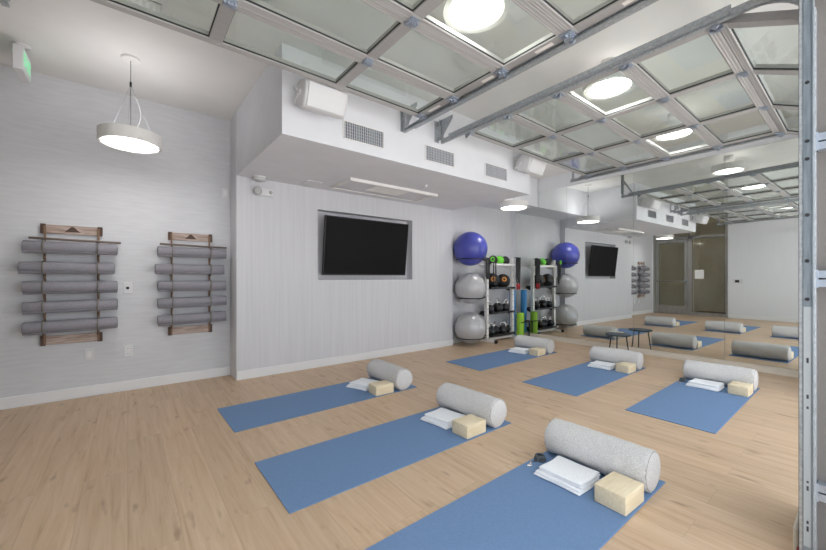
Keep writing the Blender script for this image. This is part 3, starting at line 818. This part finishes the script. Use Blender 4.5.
for i, k in enumerate('CABDEF'):
    x, y, wd = where[k]
    lm = 'blue yoga mat on the wood floor, ' + wd
    z = .006
    loc = [(x+.867, y, 0), (x+1.580, y-.006, z), (x+1.345, y-.218, z), (x+1.350, y+.055, z)]
    if k in 'AD': loc[3] = (x+1.318, y+.06, z)
    labs = ['blue yoga mat on the wood floor, '+wd, 'grey cylindrical bolster cushion lying '+place[k], 'pale wooden yoga block '+place[k], 'folded white towel '+place[k]]
    cats = ['yoga mat', 'bolster', 'yoga block', 'towel']
    grp = ['blue yoga mats', 'bolsters on the mats', 'yoga blocks on the mats', 'folded towels on the mats']
    rz = [(.012 if k == 'A' else 0), twist[k][0], random.uniform(-.05, .05), twist[k][1]]
    for j, src in enumerate((m0, b0, k0, t0)):
        if i == 0:
            src.location = loc[j]; src.rotation_euler = (0, 0, rz[j]); tag(src, labs[j], cats[j], grp[j])
        else:
            c = dup(src, loc[j], rz[j], labs[j]); c['category'] = cats[j]; c['group'] = grp[j]
# coiled straps by the towels
for k in 'CF':
    x, y, wd = where[k]
    t = thing('yoga_strap', 'small coiled dark strap with buckle '+place[k], 'strap', (x+1.40, y+.262, .006))
    b = MB()
    for q in range(3): b.torus((0, 0, .006+q*.011), .030-.003*q, .006, n=24, m=6)
    b.build('coil', M['strap_dk'], t)
    b = MB(); b.tube([(-.03, .0, .004), (-.065, .02, .004), (-.10, .0, .004)], .004, 6); b.box(-.125, -.095, -.012, .012, .0, .006, .001, 1)
    b.build('buckle', M['chrome'], t)

# ---------------------------------------------------------------- equipment rack
RX0, RX1 = 4.96, 5.69
RYF, RYB = 4.08, 4.40
t = thing('equipment_rack', 'white metal storage rack with black trays in the corner beside the mirror', 'rack', (5.33, 4.24, 0))
O = Vector((5.33, 4.24, 0))
for xx in (RX0, RX1):
    b = MB(); b.box(xx-.026-O.x, xx+.026-O.x, 4.14-O.y, 4.20-O.y, .0, 1.50, .004)
    for q in range(12): b.lathe((xx-O.x, 4.14-O.y, .12+q*.115), [(.008, 0), (.008, -.002)], (0, 1, 0), 8, mi=1)
    up = b.build('upright', [M['white'], M['dark']], t)
    fy = 3.98 if xx == RX0 else 4.06
    MB().box(xx-.025-O.x, xx+.025-O.x, fy-O.y, 4.14-O.y, .0, .05, .004).box(xx-.025-O.x, xx+.025-O.x, 4.20-O.y, 4.40-O.y, .0, .05, .004).build('foot', M['white'], t)
    MB().box(xx-.028-O.x, xx+.028-O.x, fy-.035-O.y, fy-O.y, .0, .055, .006).build('foot_cap', M['black'], t)
    for zz in (1.36, .94, .50, .10):
        MB().prism([(4.20-O.y, zz-.005), (4.34-O.y, zz-.005), (4.34-O.y, zz-.02), (4.20-O.y, zz-.07)], 0, xx-.004-O.x, xx+.004-O.x).build('shelf_arm', M['white'] if zz > 1 else M['dark'], t)
MB().box(RX0+.026-O.x, RX1-.026-O.x, 4.155-O.y, 4.185-O.y, .02, .06).build('cross_bar', M['white'], t)
for zz, mm in ((1.36, 'white'), (.94, 'dark'), (.50, 'dark'), (.10, 'dark')):
    b = MB(); b.box(RX0+.027-O.x, RX1-.027-O.x, RYF-O.y, 4.34-O.y, zz-.012, zz)
    b.box(RX0+.027-O.x, RX1-.027-O.x, RYF-O.y, RYF+.006-O.y, zz, zz+.025); b.box(RX0+.027-O.x, RX1-.027-O.x, 4.334-O.y, 4.34-O.y, zz, zz+.025)
    b.build('shelf', M[mm], t)
BX, BY = 4.53, 4.158
balls = [(1.62, .287, 'ball_b', 'blue exercise ball resting in the top ring beside the rack'), (.955, .262, 'ball_g', 'silver exercise ball in the middle ring beside the rack'), (.288, .262, 'ball_g', 'silver exercise ball in the lowest ring beside the rack')]
for zc, r, m, lb in balls:
    rr = r*.80; zr = zc-math.sqrt(r*r-rr*rr)
    b = MB(); b.torus((BX-O.x, BY-O.y, zr-.008), rr+.010, .009, n=40, m=8)
    b.tube([(BX+rr+.01-O.x, BY-O.y, zr-.008), (RX0-.05-O.x, BY-O.y, zr-.008), (RX0-O.x, 4.18-O.y, zr-.008)], .011, 8)
    b.build('ball_ring', M['black'], t)
    s = MB(); s.sphere((0, 0, 0), r, 48, 32)
    for q in range(1, 12):   # moulded ribs
        a = q*PI/12
        if q in (3, 4, 8, 9): s.torus((0, 0, r*math.cos(a)), r*math.sin(a), .0025, n=48, m=5)
    o = s.build('exercise_ball', M[m], smooth=math.radians(80), loc=(BX, BY, zc)); o.rotation_euler = (.5, .3, 0)
    tag(o, lb, 'exercise ball', 'exercise balls in rings')

# medicine balls
def medball(r, m, lb, x, y, z, ring=None):
    o = thing('medicine_ball', lb, 'medicine ball', (x, y, z+r))
    s = MB(); s.sphere((0, 0, 0), r, 32, 20); s.torus((0, 0, 0), r, .002, (0, 0, 1), 36, 5); s.torus((0, 0, 0), r, .002, (1, 0, 0), 36, 5)
    s.build('shell', M[m], o, smooth=math.radians(80))
    if ring:
        d = Vector((-.66, -.75, .25)).normalized()
        MB().lathe(d*(r*.94), [(r*.16, 0), (r*.34, -.002), (r*.33, .004), (r*.17, r*.055)], d, 24, cap=False).build('logo_ring', M[ring], o)
    return o
medball(.135, 'black', 'black ball with amber ring print, left on the rack shelf under the top one', 5.15, 4.20, .942, 'orange')
medball(.130, 'black', 'black ball with amber ring print, right on the rack shelf under the top one', 5.46, 4.20, .942, 'orange')
medball(.085, 'black', 'small black ball at left on the top shelf of the rack', 5.17, 4.20, 1.362)
medball(.085, 'green2', 'small lime green ball in the middle of the top shelf of the rack', 5.345, 4.19, 1.362)
medball(.085, 'black', 'small black ball at right on the top shelf of the rack', 5.52, 4.20, 1.362)

def kettlebell():
    t = thing('kettlebell', '', 'kettlebell')
    b = MB(); b.lathe((0, 0, 0), [(.045, 0), (.062, .008), (.080, .04), (.087, .08), (.080, .12), (.058, .148), (.030, .160), (.001, .162)], n=28)
    b.build('bell', M['iron'], t, smooth=SM)
    pts = []
    for k in range(17):
        a = PI*k/16; pts.append((-.062*math.cos(a) if True else 0, 0, .140+.095*math.sin(a)**.8))
    pts[0] = (-.045, 0, .135); pts[-1] = (.045, 0, .135)
    MB().tube(pts, [.014]*3+[.0125]*11+[.014]*3, 10).build('handle', M['chrome'], t)
    MB().lathe((0, -.083, .08), [(.028, .008), (.028, -.004), (.001, -.005)], (0, 1, 0), 20).build('weight_disc', M['strap_dk'], t)
    return t
kb = kettlebell(); kfirst = True
spots = [(5.08, 4.20, .502, .9, 'left of three on the rack shelf second from the floor'), (5.31, 4.20, .502, 1.05, 'middle of three on the rack shelf second from the floor'), (5.54, 4.20, .502, .95, 'right of three on the rack shelf second from the floor'),
         (5.075, 4.17, .102, .9, 'far left on the lowest rack tray'), (5.245, 4.22, .102, .95, 'second from left on the lowest rack tray'), (5.415, 4.17, .102, .9, 'second from right on the lowest rack tray'), (5.58, 4.22, .102, .92, 'far right on the lowest rack tray')]
for x, y, z, s, w in spots:
    lb = 'black kettlebell with steel handle, ' + w
    if kfirst: o = kb; kfirst = False; tag(o, lb, 'kettlebell', 'kettlebells on the rack'); o.location = (x, y, z); o.rotation_euler = (0, 0, random.uniform(-.6, .4))
    else: o = dup(kb, (x, y, z), random.uniform(-.7, .5), lb)
    o.scale = (s, s, s)

# hanging bands and ropes
def hanging(lb, x, y, ztop, zbot, n, m, cat, name, spread=.03, grip=None):
    t = thing(name, lb, cat, (x, y, ztop))
    b = MB()
    for q in range(n):
        dx = (q-(n-1)/2)*spread; L = ztop-zbot-random.uniform(0, .05)
        pts = []
        for k in range(13):
            a = k/12
            pts.append((dx-.03*math.cos(PI*a)*1.0, -.012+.006*math.sin(7*a+q), -L*math.sin(PI*a)**.5 if 0 < a < 1 else 0))
        b.tube(pts, .0105, 8)
    b.build('loop', M[m], t)
    MB().tube([(-spread*n/2, .05, .004), (-spread*n/2, -.03, .004), (spread*n/2, -.03, .004), (spread*n/2, .05, .004)], .006, 6).build('hook', M['dark'], t)
    if grip:
        for q in range(2): MB().tube([(-.03+q*.06, -.015, -(ztop-zbot)), (-.03+q*.06, -.015, -(ztop-zbot)-.11)], .016, 10).build('grip', M[grip], t)
    return t
hanging('black resistance bands hanging from the left post of the rack', RX0-.07, RYF+.01, 1.47, 1.10, 2, 'black', 'resistance bands', 'resistance_band', .028)
hanging('black jump rope hanging from the rack between left post and black balls', RX0+.045, RYF-.045, 1.46, 1.00, 1, 'black', 'jump rope', 'jump_rope', .03, None)
hanging('thick black suspension straps with red grips hanging at the right post of the rack', RX1+.015, RYF-.03, 1.50, 1.02, 3, 'black', 'suspension straps', 'suspension_strap', .03, 'red')
t = thing('resistance_band', 'green resistance band looped at the top left of the rack', 'resistance band', (RX0-.02, RYF-.06, 1.45))
MB().torus((0, 0, 0), .035, .010, (.2, 1, .1), 24, 8).build('loop', M['green2'], t)

# foam rollers + floor stand
def froller(lb, m, x, y, h, r):
    b = MB(); b.lathe((0, 0, 0), [(r*.42, .002), (r-.006, 0), (r, .006), (r, h-.006), (r-.006, h), (r*.45, h), (r*.42, h-.01)], n=36, cap=True)
    return tag(b.build('foam_roller', M[m], loc=(x, y, .008), smooth=SM), lb, 'foam roller', 'foam rollers in the corner')
froller('short lime green foam roller standing upright in front of the mirror edge', 'green', 5.80, 4.06, .46, .068)
froller('tall sky blue foam roller standing upright in the corner behind the green one', 'blue', 5.84, 4.27, .88, .06)
t = thing('roller_stand', 'low black stand with a bar around the foam rollers', 'stand', (5.85, 4.1, 0))
b = MB(); b.box(.085, .135, -.20, .05, 0, .008, .002, 1).box(-.10, .085, -.16, -.13, 0, .008, .002, 1); b.build('base', M['black'], t)
MB().tube([(.115, -.12, .006), (.115, -.12, .31)], .011, 8).build('post', M['black'], t)
MB().tube([(.115, -.13, .30), (-.145, -.13, .30)], .010, 8).tube([(.115, -.12, .30), (.115, .04, .30)], .010, 8).build('bar', M['black'], t)

# low stool
t = thing('stool', 'small low round stool with dark teal top and thin black legs by the mirror', 'stool', (5.59, 2.25, 0))
MB().lathe((0, 0, .295), [(.15, 0), (.163, .004), (.165, .012), (.160, .02), (.001, .021)], n=40).build('seat', M['teal'], t, smooth=SM)
for a in (.5, .5+2*PI/3, .5+4*PI/3):
    MB().tube([(math.cos(a)*.11, math.sin(a)*.11, .296), (math.cos(a)*.15, math.sin(a)*.15, .0)], [.009, .007], 8).build('leg', M['black'], t)

# ---------------------------------------------------------------- light and camera
w = bpy.data.worlds.new('World'); S.world = w; w.use_nodes = True
bg = w.node_tree.nodes['Background']; bg.inputs[0].default_value = (0.90, 0.95, 1.0, 1); bg.inputs[1].default_value = 1.25

sun = bpy.data.lights.new('sun', 'SUN'); sun.energy = 9.0; sun.angle = .01; sun.color = (1, .98, .97)
so = bpy.data.objects.new('sun', sun); C.objects.link(so); so.location = (6, 2, 9)
so.rotation_euler = Vector((-.55, -.12, -.83)).to_track_quat('-Z', 'Y').to_euler()
cam = bpy.data.cameras.new('camera'); co = bpy.data.objects.new('camera', cam); C.objects.link(co)
cam.sensor_fit = 'HORIZONTAL'; cam.sensor_width = 36; cam.lens = 360/826*36
cam.shift_y = 2.5/826; cam.clip_start = .02
co.location = (0, 0, 1.135); co.rotation_euler = (PI/2, 0, math.radians(51.6)-PI/2)
S.camera = co
S.view_settings.view_transform = 'Standard'; S.view_settings.look = 'None'
S.view_settings.gamma = 1; S.view_settings.use_curve_mapping = False
S.view_settings.exposure = 1.06
